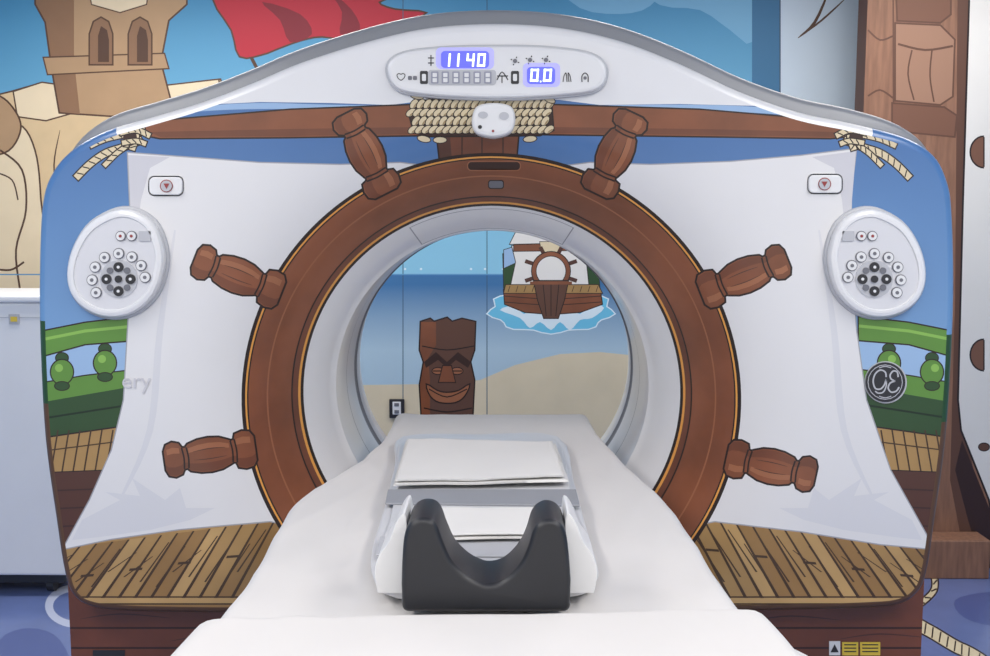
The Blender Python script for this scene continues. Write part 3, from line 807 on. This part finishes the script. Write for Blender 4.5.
# right partition with wood mural and white hull
YP=2.05
Pm=Art(lambda P:on_y(P,YP)[:,[0,2]])
Pm.fill([(866,-60),(958,-60),(960,420),(985,560),(985,590),(850,590),(866,300)],'mwood')
for x in (893,): Pm.line([(x,-60),(x+2,590)],1.5,'mwood_d')
Pm.fill([(895,-60),(950,-60),(950,14),(940,22),(898,20)],'mwood_m',outline=1.8,ok='mwood_d')
Pm.fill([(896,24),(940,26),(954,40),(952,96),(940,104),(896,100)],'mwood_l',outline=1.8,ok='mwood_d')
Pm.line([(898,44),(925,50),(953,46)],2.2,'mwood_d',4); Pm.line([(912,50),(908,74),(914,100)],1.6,'mwood_d',4); Pm.line([(932,50),(930,76),(934,102)],1.6,'mwood_d',4)
Pm.fill([(893,104),(944,108),(956,116),(954,136),(893,130)],'mwood_m',outline=1.8,ok='mwood_d')
Pm.line([(868,30),(880,40),(893,36)],1.8,'mwood_d',4); Pm.line([(868,96),(880,90),(893,98)],1.8,'mwood_d',4)
Pm.fill([(958,-60),(975,-60),(972,300),(965,420),(985,540),(965,560),(950,480),(955,300)],'mwood_d')
Pm.fill([(972,-60),(1300,-60),(1300,575),(1002,575),(990,500),(962,430),(959,400),(964,200)],'hull_white',outline=2,ok='ink')
for cy in (152,355):
    Pm.fill(ell(984,cy,13,15),'mwood_m',outline=1.6)
    Pm.fill([(984,cy-18),(1010,cy-18),(1010,cy+18),(984,cy+18)],'hull_white'); Pm.line([(984,cy-15),(984,cy+15)],1.4,'ink')
Pm.fill(ell(984,447,5,3.5),'mwood_d',outline=1)
Pm.fill([(962,440),(990,510),(1002,575),(985,575),(968,520),(955,470)],'brown_vdark')
x0=on_y([(864,100)],YP)[0,0]
part=empty('mural_partition')
painted('printed_front',np.array([(x0,0),(2.99,0),(2.99,2.74),(x0,2.74)]),Pm.L,'mwood',lambda v:np.stack([v[:,0],np.full(len(v),YP),v[:,1]],1),parent=part,smoothsh=False)
box('partition_core',x0,2.99,YP+.001,YP+.12,0,2.74,'mwood_d',part,0)
bq=on_z([(985,576)],0)[0]
box('wooden_step_box',bq[0]-.32,bq[0],YP-.14,YP-.004,0,.17,'mwood',None,.006)
# storage cabinet at left
cab=empty('storage_cabinet')
yF=on_z([(20,597)],0)[0,1]
XR=on_y([(60,400)],yF)[0,0]; XL=XR-.7; zt=on_y([(20,295)],yF)[0,2]
mat('cab_white',(240,240,241),.4,.01)
box('body',XL,XR,yF,yF+.36,.09,zt-.03,'cab_white',cab,.012)
box('top_lid',XL-.008,XR+.008,yF-.015,yF+.37,zt-.03,zt,'cab_white',cab,.01)
box('door_seam',XL+.02,XR-.02,yF-.003,yF+.003,zt-.09,zt-.088,'panel_grey',cab,0)
lb=on_y([(9,314),(20,324)],yF)
box('label_plate',lb[0,0],lb[1,0],yF-.005,yF+.001,lb[1,2],lb[0,2],'panel_grey',cab,0)
box('label_text',lb[0,0]+.008,lb[1,0]-.008,yF-.007,yF,lb[1,2]+.010,lb[0,2]-.010,'label_yellow',cab,0)
box('kick_base',XL+.03,XR-.03,yF+.04,yF+.33,.045,.095,'dark_plastic',cab,.005)
for k,(x,y) in enumerate(((XL+.08,yF+.08),(XR-.1,yF+.08),(XL+.08,yF+.3),(XR-.1,yF+.3))):
    bm=bmesh.new(); bmesh.ops.create_cone(bm,cap_ends=True,segments=24,radius1=.032,radius2=.032,depth=.03,matrix=Matrix.Translation((x,y,.032))@Matrix.Rotation(math.pi/2,4,'Y'))
    me=bpy.data.meshes.new(f'castor_{k}'); bm.to_mesh(me); bm.free(); me.materials.append(MATS['dark_plastic']); link(bpy.data.objects.new(f'castor_{k}',me),cab)

# ============================================================ LIGHT
mat('lamp_lens',(255,255,255),.5,0,emit=1.5)
def lamp(x,y,sx,sy,p,i):
    e=empty('ceiling_light' if i==0 else f'ceiling_light.{i:03d}')
    box('frame',x-sx/2-.02,x+sx/2+.02,y-sy/2-.02,y+sy/2+.02,2.735,2.752,'panel_white',e,.003)
    box('lens',x-sx/2,x+sx/2,y-sy/2,y+sy/2,2.728,2.736,'lamp_lens',e,0)
    l=bpy.data.lights.new('tube','AREA'); l.shape='RECTANGLE'; l.size=sx; l.size_y=sy; l.energy=p; l.color=(1,.95,.89)
    o=link(bpy.data.objects.new('tube',l),e); o.location=(x,y,2.72)
i=0
for x in (-1.5,1.5):
    for y,p in ((-2.6,22),(-1.1,17)):
        lamp(x,y,.6,1.2,p,i); i+=1
lamp(0,-2.6,1.2,.5,14,i); i+=1
lamp(-1.3,1.45,1.9,.5,32,i); i+=1
lamp(1.3,1.35,1.9,.5,24,i)
w=bpy.data.worlds.new('world'); scene.world=w; w.use_nodes=True
w.node_tree.nodes['Background'].inputs[0].default_value=(1,.985,.965,1); w.node_tree.nodes['Background'].inputs[1].default_value=.95
